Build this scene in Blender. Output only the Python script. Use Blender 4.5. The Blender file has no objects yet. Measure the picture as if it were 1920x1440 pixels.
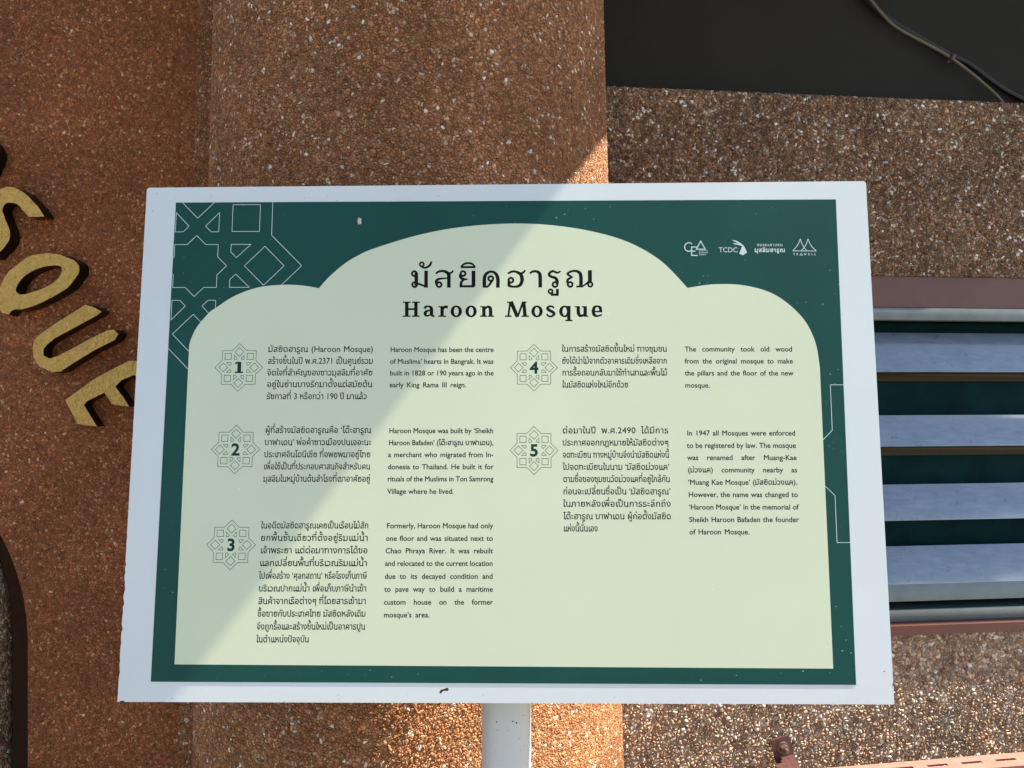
import bpy, bmesh, math, random
import numpy as np
from mathutils import Vector, Matrix
from mathutils.geometry import tessellate_polygon
C = bpy.context.scene
COL = C.collection
R = math.radians
random.seed(7)

# ------------------------------------------------------------------ camera, sky, sun, exposure
ZC = 1.45                                   # eye height; the camera looks level along +y
F = 1442.0                                  # focal length in photo pixels (1920 wide)
cd = bpy.data.cameras.new('camera')
cd.sensor_width = 36.0
cd.lens = 36.0 * F / 1920.0
cd.clip_start = 0.05
cd.clip_end = 2000
cam = bpy.data.objects.new('camera', cd)
COL.objects.link(cam)
cam.location = (0, 0, ZC)
cam.rotation_euler = (R(90), 0, 0)
C.camera = cam

SUN = Vector((0.600, 0.014, 0.796)).normalized()     # direction towards the sun: high, nearly in the wall's plane
EL = math.asin(SUN.z)
AZ = math.atan2(SUN.x, SUN.y)
w = bpy.data.worlds.new("World")
C.world = w
w.use_nodes = True
wn, wl = w.node_tree.nodes, w.node_tree.links
bg = wn['Background']
sky = wn.new('ShaderNodeTexSky')
sky.sky_type = 'NISHITA'
sky.sun_disc = False
sky.sun_elevation = EL
sky.sun_rotation = AZ
sky.dust_density = 0.6
sky.ozone_density = 1.4
tcw = wn.new('ShaderNodeTexCoord')
cn = wn.new('ShaderNodeTexNoise')
cn.inputs['Scale'].default_value = 2.6
cn.inputs['Detail'].default_value = 6
cn.inputs['Roughness'].default_value = 0.55
mpw = wn.new('ShaderNodeMapping')
mpw.inputs['Location'].default_value = (0.35, 0.1, 0.0)
wl.new(tcw.outputs['Generated'], mpw.inputs[0])
wl.new(mpw.outputs[0], cn.inputs['Vector'])
crw = wn.new('ShaderNodeValToRGB')
crw.color_ramp.elements[0].position = 0.56
crw.color_ramp.elements[1].position = 0.66
wl.new(cn.outputs[0], crw.inputs[0])
cmx = wn.new('ShaderNodeMix')
cmx.data_type = 'RGBA'
# one bright cloud standing near the sun, the one mirrored in the glass
cds = wn.new('ShaderNodeVectorMath'); cds.operation = 'DISTANCE'
cds.inputs[1].default_value = (0.685, -0.20, 0.70)
wl.new(tcw.outputs['Generated'], cds.inputs[0])
cad = wn.new('ShaderNodeMath'); cad.operation = 'MULTIPLY_ADD'
cad.inputs[1].default_value = 0.16
cn2 = wn.new('ShaderNodeTexNoise'); cn2.inputs['Scale'].default_value = 9; cn2.inputs['Detail'].default_value = 5
wl.new(tcw.outputs['Generated'], cn2.inputs['Vector'])
wl.new(cn2.outputs[0], cad.inputs[0]); wl.new(cds.outputs['Value'], cad.inputs[2])
cr2 = wn.new('ShaderNodeValToRGB')
cr2.color_ramp.elements[0].position = 0.150; cr2.color_ramp.elements[0].color = (1, 1, 1, 1)
cr2.color_ramp.elements[1].position = 0.175; cr2.color_ramp.elements[1].color = (0, 0, 0, 1)
wl.new(cad.outputs[0], cr2.inputs[0])
cmax = wn.new('ShaderNodeMath'); cmax.operation = 'MAXIMUM'
wl.new(crw.outputs[0], cmax.inputs[0]); wl.new(cr2.outputs[0], cmax.inputs[1])
wl.new(cmax.outputs[0], cmx.inputs[0])
wl.new(sky.outputs[0], cmx.inputs[6])
cmx.inputs[7].default_value = (15.0, 15.2, 15.6, 1)
wl.new(cmx.outputs[2], bg.inputs[0])
bg.inputs[1].default_value = 0.064
sd = bpy.data.lights.new('sun', 'SUN')
sd.energy = 5.0
sd.angle = R(0.47)
sd.color = (1.0, 0.90, 0.75)
so = bpy.data.objects.new('sun', sd)
COL.objects.link(so)
so.rotation_euler = SUN.to_track_quat('Z', 'Y').to_euler()
so.location = (4, 0, 6)
C.view_settings.view_transform = 'Standard'
C.view_settings.look = 'None'
C.view_settings.gamma = 1
C.view_settings.exposure = 1.93

# ------------------------------------------------------------------ helpers
def ray(px, py, Y):
    """the point at depth Y that the photo shows at (px, py)"""
    return Vector(((px - 960) / F * Y, Y, ZC + (720 - py) / F * Y))

def link(o, parent=None):
    COL.objects.link(o)
    if parent is not None:
        o.parent = parent
        o.matrix_parent_inverse = parent.matrix_world.inverted()
    return o

def obj(name, me, mat=None, parent=None):
    if isinstance(me, bmesh.types.BMesh):
        bm = me
        me = bpy.data.meshes.new(name)
        bm.to_mesh(me)
        bm.free()
    o = bpy.data.objects.new(name, me)
    if mat:
        me.materials.append(mat)
    return link(o, parent)

def tag(o, label=None, cat=None, group=None, kind=None):
    if label: o['label'] = label
    if cat: o['category'] = cat
    if group: o['group'] = group
    if kind: o['kind'] = kind
    return o

def thing(name, label, cat, loc=(0, 0, 0), group=None):
    o = bpy.data.objects.new(name, None)
    o.location = loc
    COL.objects.link(o)
    bpy.context.view_layer.update()
    return tag(o, label, cat, group)

def add_box(bm, lo, hi, M=None):
    r = bmesh.ops.create_cube(bm, size=1)
    S = Matrix.Diagonal((*[hi[i] - lo[i] for i in range(3)], 1))
    T = Matrix.Translation([(hi[i] + lo[i]) / 2 for i in range(3)])
    bmesh.ops.transform(bm, matrix=(M or Matrix()) @ T @ S, verts=r['verts'])
    return r['verts']

def bevel(bm, wd, seg=2):
    bmesh.ops.bevel(bm, geom=bm.edges[:], offset=wd, segments=seg, profile=0.5, affect='EDGES', clamp_overlap=True)

def smooth(o, ang=40):
    for p in o.data.polygons: p.use_smooth = True
    try: o.data.set_sharp_from_angle(angle=R(ang))
    except Exception: pass
    return o

def tube(bm, pts, r, n=10, cap=True, up=(0, 0, 1)):
    pts = [Vector(p) for p in pts]
    rings = []
    up = Vector(up)
    for i, p in enumerate(pts):
        t = (pts[min(i + 1, len(pts) - 1)] - pts[max(i - 1, 0)]).normalized()
        a = t.cross(up)
        a = a.normalized() if a.length > 1e-3 else t.cross(Vector((0, 1, 0))).normalized()
        b = t.cross(a)
        rr = r[i] if isinstance(r, (list, tuple)) else r
        rings.append([bm.verts.new(p + rr * (math.cos(k * 2 * math.pi / n) * a + math.sin(k * 2 * math.pi / n) * b)) for k in range(n)])
    for A, B in zip(rings, rings[1:]):
        for k in range(n):
            bm.faces.new((A[k], A[(k + 1) % n], B[(k + 1) % n], B[k]))
    if cap:
        bm.faces.new(rings[0][::-1])
        bm.faces.new(rings[-1])
    bm.normal_update()
    bmesh.ops.recalc_face_normals(bm, faces=bm.faces[:])

def spline(pts, n=8, closed=False):
    """Catmull-Rom through the points"""
    P = [Vector(p) for p in pts]
    out = []
    m = len(P)
    rng = range(m) if closed else range(m - 1)
    for i in rng:
        if closed:
            a, b, c, d = P[i - 1], P[i], P[(i + 1) % m], P[(i + 2) % m]
        else:
            a, b, c, d = P[max(i - 1, 0)], P[i], P[i + 1], P[min(i + 2, m - 1)]
        for k in range(n):
            t = k / n
            out.append(0.5 * ((2 * b) + (c - a) * t + (2 * a - 5 * b + 4 * c - d) * t * t + (3 * b - a - 3 * c + d) * t ** 3))
    if not closed:
        out.append(P[-1])
    return out

# ------------------------------------------------------------------ materials
def new_mat(name):
    m = bpy.data.materials.new(name)
    m.use_nodes = True
    nt = m.node_tree
    return m, nt.nodes, nt.links, nt.nodes['Principled BSDF']

def lin(r, g, b):
    f = lambda c: (c / 255 / 12.92) if c / 255 <= 0.04045 else ((c / 255 + 0.055) / 1.055) ** 2.4
    return (f(r), f(g), f(b), 1)

def ramp(n, stops, interp='LINEAR'):
    r = n.new('ShaderNodeValToRGB')
    r.color_ramp.interpolation = interp
    e = r.color_ramp.elements
    while len(e) < len(stops): e.new(0.5)
    for i, (p, c) in enumerate(stops):
        e[i].position = p
        e[i].color = c if len(c) == 4 else (*c, 1)
    return r

def noise(n, l, vec, scale, detail=4, rough=0.55):
    t = n.new('ShaderNodeTexNoise')
    t.inputs['Scale'].default_value = scale
    t.inputs['Detail'].default_value = detail
    t.inputs['Roughness'].default_value = rough
    if vec is not None: l.new(vec, t.inputs['Vector'])
    return t

def mixc(n, l, fac, a, b, mode='MIX'):
    m = n.new('ShaderNodeMix')
    m.data_type = 'RGBA'
    m.blend_type = mode
    for s, v in ((m.inputs[0], fac), (m.inputs[6], a), (m.inputs[7], b)):
        if hasattr(v, 'links') or hasattr(v, 'node'): l.new(v, s)
        elif isinstance(v, (int, float)): s.default_value = v
        else: s.default_value = v if len(v) == 4 else (*v, 1)
    return m.outputs[2]

def math_(n, l, op, a, b=None, clamp=False):
    m = n.new('ShaderNodeMath')
    m.operation = op
    m.use_clamp = clamp
    for i, v in enumerate((a, b)):
        if v is None: continue
        if isinstance(v, (int, float)): m.inputs[i].default_value = v
        else: l.new(v, m.inputs[i])
    return m.outputs[0]

def pebbles(name, size, stops, mortar, bump=1.0, tint=None, blotch=0.35, rough=0.55, film=0.0, film_col=(0.1, 0.04, 0.02), relief=0.0, dome=False):
    """exposed aggregate: rounded stones of many colours set in cement"""
    m, n, l, b = new_mat(name)
    tc = n.new('ShaderNodeTexCoord')
    warp = noise(n, l, tc.outputs['Object'], 0.42 / size, 2)
    off = n.new('ShaderNodeVectorMath'); off.operation = 'SCALE'
    sub = n.new('ShaderNodeVectorMath'); sub.operation = 'SUBTRACT'
    l.new(warp.outputs['Color'], sub.inputs[0]); sub.inputs[1].default_value = (.5, .5, .5)
    l.new(sub.outputs[0], off.inputs[0]); off.inputs['Scale'].default_value = size * 2.1
    add = n.new('ShaderNodeVectorMath'); add.operation = 'ADD'
    l.new(tc.outputs['Object'], add.inputs[0]); l.new(off.outputs[0], add.inputs[1])
    v = n.new('ShaderNodeTexVoronoi'); v.feature = 'F1'
    v.inputs['Scale'].default_value = 1 / size
    l.new(add.outputs[0], v.inputs['Vector'])
    e = n.new('ShaderNodeTexVoronoi'); e.feature = 'DISTANCE_TO_EDGE'
    e.inputs['Scale'].default_value = 1 / size
    l.new(add.outputs[0], e.inputs['Vector'])
    sep = n.new('ShaderNodeSeparateColor'); l.new(v.outputs['Color'], sep.inputs[0])
    cr = ramp(n, stops, 'CONSTANT'); l.new(sep.outputs[0], cr.inputs[0])
    # each stone a little lighter or darker, with a grain of its own
    val = math_(n, l, 'MULTIPLY_ADD', sep.outputs[1], 0.95)
    n_ = val.node; n_.inputs[2].default_value = 0.58
    hs = n.new('ShaderNodeHueSaturation'); l.new(cr.outputs[0], hs.inputs['Color']); l.new(val, hs.inputs['Value'])
    grain = noise(n, l, tc.outputs['Object'], 3.5 / size, 2)
    g2 = ramp(n, [(0.3, (.72, .72, .72)), (0.7, (1.15, 1.15, 1.15))]); l.new(grain.outputs[0], g2.inputs[0])
    c1 = mixc(n, l, 1.0, hs.outputs[0], g2.outputs[0], 'MULTIPLY')
    em = ramp(n, [(0.0, (0, 0, 0)), (0.09, (1, 1, 1))]); l.new(e.outputs['Distance'], em.inputs[0])
    c2 = mixc(n, l, em.outputs[0], mortar, c1)
    # thin places where the cement shows
    bn = noise(n, l, tc.outputs['Object'], 0.10 / size, 3, .6)
    bnr = ramp(n, [(0.60, (0, 0, 0)), (0.72, (.55, .55, .55))]); l.new(bn.outputs[0], bnr.inputs[0])
    c2 = mixc(n, l, bnr.outputs[0], c2, (mortar[0] * 1.4, mortar[1] * 1.5, mortar[2] * 1.5))
    # stains and weathering in broad uneven patches
    bl = noise(n, l, tc.outputs['Object'], 5.0, 5, 0.6)
    br = ramp(n, [(0.32, (1 - blotch, 1 - blotch, 1 - blotch)), (0.68, (1 + blotch * .4, 1 + blotch * .4, 1 + blotch * .4))]); l.new(bl.outputs[0], br.inputs[0])
    c3 = mixc(n, l, 1.0, c2, br.outputs[0], 'MULTIPLY')
    if film:
        fn = noise(n, l, tc.outputs['Object'], 3.1, 4, 0.6)
        fr = ramp(n, [(0.3, (film * .75,) * 3), (0.7, (min(1, film * 1.15),) * 3)]); l.new(fn.outputs[0], fr.inputs[0])
        c3 = mixc(n, l, fr.outputs[0], c3, film_col)
    l.new(c3, b.inputs['Base Color'])
    rr = math_(n, l, 'MULTIPLY_ADD', sep.outputs[2], 0.35); rr.node.inputs[2].default_value = rough - 0.05
    b.inputs['Specular IOR Level'].default_value = 0.3
    l.new(rr, b.inputs['Roughness'])
    # rounded stones of differing height
    hgt = ramp(n, [(0.0, (0, 0, 0)), (0.10, (.45, .45, .45)), (0.25, (.85, .85, .85)), (0.5, (1, 1, 1))]); l.new(e.outputs['Distance'], hgt.inputs[0])
    if dome:
        for el, (p_, c_) in zip(hgt.color_ramp.elements, ((0, 0), (.14, .42), (.32, .85), (.55, 1))):
            el.position = p_; el.color = (c_, c_, c_, 1)
    hv = math_(n, l, 'MULTIPLY_ADD', sep.outputs[2], 0.25 if dome else 0.6); hv.node.inputs[2].default_value = 0.8 if dome else 0.55
    hh = math_(n, l, 'MULTIPLY', hgt.outputs[0], hv)
    tilt = math_(n, l, 'MULTIPLY_ADD', grain.outputs[0], 0.22, ); l.new(hh, tilt.node.inputs[2])
    bp = n.new('ShaderNodeBump'); bp.inputs['Strength'].default_value = bump; bp.inputs['Distance'].default_value = size * 0.42
    l.new(tilt, bp.inputs['Height']); l.new(bp.outputs[0], b.inputs['Normal'])
    if relief:
        dn = n.new('ShaderNodeDisplacement'); dn.inputs['Midlevel'].default_value = 0.6; dn.inputs['Scale'].default_value = size * relief
        l.new(tilt, dn.inputs['Height']); l.new(dn.outputs[0], n['Material Output'].inputs['Displacement'])
        m.displacement_method = 'BOTH'
    return m

WH, TAN, BRN, RUST, DK, GRY = (.62, .58, .52), (.30, .19, .11), (.17, .085, .045), (.20, .075, .03), (.055, .03, .02), (.24, .20, .18)
M_COLUMN = pebbles('pebble_column', .0051, [(0, (.27, .125, .062)), (.24, (.36, .185, .092)), (.46, (.32, .145, .070)), (.66, (.29, .115, .050)), (.78, (.42, .24, .125)), (.88, (.16, .07, .035)), (.91, (.36, .23, .15)), (.94, (.58, .42, .28)), (.968, (.74, .70, .64))], (.150, .066, .030), .55, relief=.40, blotch=.40, film=.22, film_col=(.40, .150, .035))
ST = [(0, (.22, .12, .062)), (.22, (.28, .165, .09)), (.40, (.24, .11, .05)), (.52, (.34, .21, .12)), (.66, (.20, .115, .066)), (.78, (.12, .07, .042)), (.83, (.30, .22, .16)), (.89, (.50, .38, .27)), (.95, WH)]
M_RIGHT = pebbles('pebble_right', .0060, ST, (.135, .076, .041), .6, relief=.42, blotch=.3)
M_RIGHTLOW = pebbles('pebble_right_coarse_sunlit', .0080, [(0, (.38, .25, .165)), (.22, (.44, .31, .215)), (.40, (.35, .205, .125)), (.52, (.49, .37, .265)), (.70, (.31, .205, .14)), (.82, (.42, .34, .27)), (.90, (.58, .48, .38)), (.97, WH)], (.22, .14, .09), .35, relief=.54, blotch=.3, dome=True, rough=.85)  # coarser tan stones, their colour also lightened to imitate the sun on them
M_LEFT = pebbles('pebble_left', .0050, [(0, (.24, .088, .034)), (.25, (.33, .112, .042)), (.5, (.25, .098, .042)), (.70, (.11, .042, .018)), (.86, (.44, .21, .10)), (.975, (.55, .36, .22))], (.055, .019, .008), 1.0, film=.36, film_col=(.31, .080, .012), blotch=.45)
M_RIB = pebbles('pebble_rib', .0085, [(0, (.24, .13, .07)), (.2, TAN), (.5, (.30, .24, .18)), (.7, (.42, .33, .22)), (.93, WH)], (.10, .05, .025), 1.0)

def plain(name, col, rough=0.5, metal=0.0, var=0.1, scale=30, bump=0.0, bscale=200, bdist=0.001, spec=0.5):
    m, n, l, b = new_mat(name)
    tc = n.new('ShaderNodeTexCoord')
    t = noise(n, l, tc.outputs['Object'], scale, 5, 0.6)
    r = ramp(n, [(0.3, (1 - var,) * 3), (0.7, (1 + var,) * 3)]); l.new(t.outputs[0], r.inputs[0])
    l.new(mixc(n, l, 1.0, (*col[:3], 1), r.outputs[0], 'MULTIPLY'), b.inputs['Base Color'])
    b.inputs['Roughness'].default_value = rough
    b.inputs['Metallic'].default_value = metal
    b.inputs['Specular IOR Level'].default_value = spec
    if bump:
        t2 = noise(n, l, tc.outputs['Object'], bscale, 4, 0.6)
        bp = n.new('ShaderNodeBump'); bp.inputs['Strength'].default_value = bump; bp.inputs['Distance'].default_value = bdist
        l.new(t2.outputs[0], bp.inputs['Height']); l.new(bp.outputs[0], b.inputs['Normal'])
    return m

def specked(name, col, speck, scale, thr, rough=0.3, var=0.05, spec=0.5):
    """printed or painted sheet with flecks of dirt and tiny chips"""
    m, n, l, b = new_mat(name)
    tc = n.new('ShaderNodeTexCoord')
    t = noise(n, l, tc.outputs['Object'], 6, 5, 0.6)
    r = ramp(n, [(0.3, (1 - var,) * 3), (0.7, (1 + var,) * 3)]); l.new(t.outputs[0], r.inputs[0])
    base = mixc(n, l, 1.0, (*col[:3], 1), r.outputs[0], 'MULTIPLY')
    v = n.new('ShaderNodeTexVoronoi'); v.inputs['Scale'].default_value = scale; v.inputs['Randomness'].default_value = 1
    wn_ = noise(n, l, tc.outputs['Object'], scale * 2.5, 2)
    mx = n.new('ShaderNodeVectorMath'); mx.operation = 'MULTIPLY_ADD'
    l.new(wn_.outputs['Color'], mx.inputs[0]); mx.inputs[1].default_value = (.5 / scale,) * 3; l.new(tc.outputs['Object'], mx.inputs[2])
    l.new(mx.outputs[0], v.inputs['Vector'])
    sp = n.new('ShaderNodeSeparateColor'); l.new(v.outputs['Color'], sp.inputs[0])
    lim = math_(n, l, 'MULTIPLY', math_(n, l, 'POWER', sp.outputs[0], 5.0), thr)
    dot = math_(n, l, 'LESS_THAN', v.outputs['Distance'], lim)
    pt = noise(n, l, tc.outputs['Object'], 3.0, 2)
    pr = ramp(n, [(0.42, (0, 0, 0)), (0.58, (1, 1, 1))]); l.new(pt.outputs[0], pr.inputs[0])
    f = math_(n, l, 'MULTIPLY', math_(n, l, 'MULTIPLY', dot, pr.outputs[0]), 0.75)
    l.new(mixc(n, l, f, base, (*speck[:3], 1)), b.inputs['Base Color'])
    b.inputs['Roughness'].default_value = rough
    b.inputs['Specular IOR Level'].default_value = spec
    return m

M_WHITE = specked('white_enamel', (.555, .605, .62), (.42, .42, .40), 70, .10, .35, .03)
M_GREEN = specked('green_print', (.0055, .056, .047), (.40, .50, .47), 190, .17, .42, .10, .17)
M_CREAM = specked('cream_print', (.54, .60, .435), (.75, .78, .66), 90, .10, .36, .025, .4)
M_INK = plain('black_ink', (.004, .0045, .004), .6, var=.2, spec=.12)
M_INKGREEN = plain('dark_green_ink', (.004, .035, .036), .6, spec=.15)
M_LINE = plain('dark_green_line', (.012, .05, .042), .6, spec=.15)
M_PALE = plain('pale_ink', (.46, .57, .53), .5)
M_POLE = plain('grey_white_pole_paint', (.50, .51, .50), .28, var=.05, scale=8)
M_RUST = plain('rust', (.045, .018, .012), .85, var=.4, scale=200)
M_PUTTY = plain('dry_putty', (.52, .46, .36), .8, var=.3, scale=400)
M_GOLD = plain('gold_paint', (.68, .43, .105), .42, .25, .14, 90, 1.0, 140, .014)
M_BLACK = plain('black_gloss_paint', (.004, .004, .0035), .3, var=.4, scale=60, bump=.6, bscale=120, bdist=.003, spec=.3)
M_DARKPANEL = plain('dark_board', (.0150, .0130, .0085), .8, spec=.25, var=.15, scale=9, bump=.15, bscale=500, bdist=.0006)
M_FRAME = plain('maroon_frame_paint', (.098, .034, .026), .42, var=.12, scale=14, bump=.1, bscale=300, bdist=.0004)
M_ALU = plain('grey_aluminium', (.145, .17, .172), .42, .35, .12, 25)
M_RAIL = plain('salmon_paint', (.29, .130, .105), .55, var=.14, scale=40)
M_BRACKET = plain('maroon_steel', (.075, .030, .026), .5, var=.3, scale=90, bump=.3, bscale=150, bdist=.001)
M_BOLT = plain('weathered_steel', (.22, .15, .12), .45, .7, .3, 200)
M_CABLE = plain('beige_cable', (.095, .082, .055), .5, var=.15)
M_CABLEBLACK = plain('black_cable', (.006, .006, .006), .5)
M_TIE = plain('red_tie', (.06, .02, .01), .5)
M_ROOM = plain('dim_interior', (.22, .19, .11), .8)
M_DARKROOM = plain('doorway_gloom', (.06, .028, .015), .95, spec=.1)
M_ROOF = plain('roof_concrete', (.33, .31, .28), .8, var=.2, scale=4)
M_GROUND = plain('paving', (.13, .12, .105), .9, var=.25, scale=2)

def blade_mat():
    m, n, l, b = new_mat('louvre_glass')
    tc = n.new('ShaderNodeTexCoord')
    mp = n.new('ShaderNodeMapping'); mp.inputs['Scale'].default_value = (10, 40, 40); l.new(tc.outputs['Object'], mp.inputs[0])
    t = noise(n, l, mp.outputs[0], 2.2, 6, 0.65)
    r = ramp(n, [(0.36, (.100, .140, .195)), (0.56, (.130, .172, .230)), (0.72, (.165, .20, .245))]); l.new(t.outputs[0], r.inputs[0])
    sp = noise(n, l, tc.outputs['Object'], 55, 4, .7)
    sr = ramp(n, [(0.62, (0, 0, 0)), (0.70, (1, 1, 1))]); l.new(sp.outputs[0], sr.inputs[0])
    st_ = noise(n, l, tc.outputs['Object'], 9, 5, .7)
    sr2 = ramp(n, [(0.45, (0, 0, 0)), (0.72, (.45, .45, .45))]); l.new(st_.outputs[0], sr2.inputs[0])
    c1 = mixc(n, l, sr2.outputs[0], r.outputs[0], (.075, .095, .115))
    l.new(mixc(n, l, math_(n, l, 'MULTIPLY', sr.outputs[0], .55), c1, (.035, .035, .035)), b.inputs['Base Color'])
    rr = ramp(n, [(0.3, (.28,) * 3), (0.75, (.45,) * 3)]); l.new(t.outputs[0], rr.inputs[0])
    l.new(rr.outputs[0], b.inputs['Roughness'])
    b.inputs['IOR'].default_value = 1.6
    b.inputs['Coat Weight'].default_value = .9
    b.inputs['Coat Roughness'].default_value = .07
    b.inputs['Coat IOR'].default_value = 1.7
    b.inputs['Specular Tint'].default_value = (.80, .91, 1, 1)
    return m
M_BLADE = blade_mat()
M_TEAL = plain('dark_teal_glass', (.0015, .020, .023), .55, var=.3, scale=14, spec=.04)
M_OLIVE = plain('olive_glimpse', (.040, .034, .018), .7, spec=.2)  # tone of the lit room between the slats, put into colour

# ------------------------------------------------------------------ ground
bm = bmesh.new()
bmesh.ops.create_grid(bm, x_segments=8, y_segments=8, size=400)
g = obj('ground', bm, M_GROUND); tag(g, kind='structure')

# ------------------------------------------------------------------ walls
YL = 1.46                                            # the red-brown wall's face
CX, CY, CR, CK = -0.1894, 1.50, 0.3836, 0.0264         # the round column, a little wider towards its foot
A_R = R(6.0)
DR = Vector((math.cos(A_R), math.sin(A_R), 0))       # the right-hand wall runs along this, receding to the right
NR = Vector((math.sin(A_R), -math.cos(A_R), 0))
P0 = Vector((0.2, 1.565, 0))
def on_right(px, py, out=0.0):
    """the point of the right wall's face (moved out towards the viewer) that the photo shows at (px, py)"""
    d = ray(px, py, 1.0) - Vector((0, 0, ZC))
    t = (P0 + NR * out).dot(NR) / d.dot(NR)
    return Vector((0, 0, ZC)) + d * t
MR = Matrix((( DR.x, -NR.x, 0, P0.x), (DR.y, -NR.y, 0, P0.y), (0, 0, 1, 0), (0, 0, 0, 1)))    # x along the wall, y into it, z up
def rl(px, py, out=0.0):
    return MR.inverted() @ on_right(px, py, out)

# left wall with its arched recess: face outline in (x, z), then thickness
xe = ray(42, 1300, YL).x
zsp = ray(0, 1205, YL).z
ro = 1.05
bm = bmesh.new()
out = [(-0.2, 3.3), (-0.2, 0.0), (xe, 0.0)]
arc = [(xe - ro + ro * math.cos(a), zsp + ro * 0.62 * math.sin(a)) for a in [i * math.pi / 48 for i in range(0, 49)]]
out += arc + [(xe - 2 * ro, 0.0), (-4.2, 0.0), (-4.2, 3.3)]
vf = [bm.verts.new((x, YL, z)) for x, z in out]
fc = bm.faces.new(vf)
r = bmesh.ops.extrude_face_region(bm, geom=[fc])
bmesh.ops.translate(bm, vec=(0, 0.30, 0), verts=[v for v in r['geom'] if isinstance(v, bmesh.types.BMVert)])
bmesh.ops.recalc_face_normals(bm, faces=bm.faces[:])
ed = [e for e in bm.edges if all(abs(v.co.y - YL) < 1e-6 for v in e.verts) and all(v.co.x <= xe + 1e-6 and v.co.x > -4.1 and v.co.z < 3 for v in e.verts)
      and not (abs(e.verts[0].co.z) < 1e-6 and abs(e.verts[1].co.z) < 1e-6)]
bmesh.ops.bevel(bm, geom=ed, offset=0.022, segments=4, profile=0.5, affect='EDGES')
bmesh.ops.triangulate(bm, faces=[f for f in bm.faces if len(f.verts) > 4])
lw = obj('pebbledash_wall', bm, M_LEFT)
tag(lw, 'rust brown pebbledash wall carrying the gilded letters, arched recess at its edge', 'wall')
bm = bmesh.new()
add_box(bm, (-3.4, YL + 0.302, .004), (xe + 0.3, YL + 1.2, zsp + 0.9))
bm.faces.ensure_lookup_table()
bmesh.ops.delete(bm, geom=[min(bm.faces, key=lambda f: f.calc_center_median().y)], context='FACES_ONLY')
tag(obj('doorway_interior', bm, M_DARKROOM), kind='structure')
bm = bmesh.new()
xr_ = ray(15, 1300, YL + .05).x - .05
pts = [(xr_, YL + .05, 0)] + [(xr_ - (ro - .06) + (ro - .06) * math.cos(a), YL + .05, zsp + (ro - .05) * .62 * math.sin(a)) for a in [i * math.pi / 40 for i in range(0, 41)]]
tube(bm, pts, .05, 20, up=(0, 1, 0))
smooth(obj('arch_rib', bm, M_RIB, lw))

# a fine sheet of vertices over a surface, for the real relief of the stones
def sheet(fn, us, vs_, name):
    nu, nv = len(us), len(vs_)
    co = np.empty((nv, nu, 3), np.float32)
    uu, vv = np.meshgrid(us, vs_)
    co[..., 0], co[..., 1], co[..., 2] = fn(uu, vv)
    idx = np.arange(nu * nv).reshape(nv, nu)
    q_ = np.stack([idx[:-1, :-1], idx[:-1, 1:], idx[1:, 1:], idx[1:, :-1]], -1).reshape(-1, 4)
    me = bpy.data.meshes.new(name)
    me.vertices.add(nu * nv); me.vertices.foreach_set('co', co.ravel())
    me.loops.add(q_.size); me.loops.foreach_set('vertex_index', q_.ravel().astype(np.int32))
    me.polygons.add(len(q_)); me.polygons.foreach_set('loop_start', np.arange(0, q_.size, 4, dtype=np.int32))
    me.update(calc_edges=True)
    me.polygons.foreach_set('use_smooth', np.ones(len(q_), bool))
    return me

def steps(parts):
    out_ = []
    for a_, b_, st_ in parts:
        k_ = max(1, int(round((b_ - a_) / st_)))
        out_ += list(np.linspace(a_, b_, k_, endpoint=False))
    return np.array(out_ + [parts[-1][1]])

# the round column
FI = .022                                            # the cove where the column runs into the wall
def colf(u_, z_):
    rr = CR - CK * (z_ - ZC)
    dy = CY - (YL - FI)
    dx = np.sqrt((rr + FI) ** 2 - dy ** 2)
    a0 = np.pi + np.arcsin(dy / (rr + FI))           # where the cove meets the round
    fx, fy = CX - dx, YL - FI
    t = np.clip(u_ + 1, 0, 1)                        # -1 .. 0 along the cove
    ph = np.pi / 2 * (1 - t) + (a0 - np.pi) * t
    x1, y1 = fx + FI * np.cos(ph), fy + FI * np.sin(ph)
    aa = a0 + np.clip(u_, 0, 10)
    x2, y2 = CX + rr * np.cos(aa), CY + rr * np.sin(aa)
    k = u_ < 0
    flat = u_ < -1
    return np.where(flat, fx + (u_ + 1) * .05, np.where(k, x1, x2)), np.where(flat, YL - .0006, np.where(k, y1, y2)), z_
ang = steps([(-1.5, -1, .1), (-1, 0, .03), (0, R(172), .0013 / CR), (R(172), R(186), .02)])
zs_ = steps([(0, ZC - .62, .05), (ZC - .62, ZC - .35, .0014), (ZC - .35, ZC + .20, .01), (ZC + .20, ZC + .78, .0013), (ZC + .78, 3.3, .05)])
col = obj('round_column', sheet(colf, ang, zs_, 'round_column'), M_COLUMN)
tag(col, 'wide round brown pebbledash column standing behind the information board', 'column')

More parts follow.
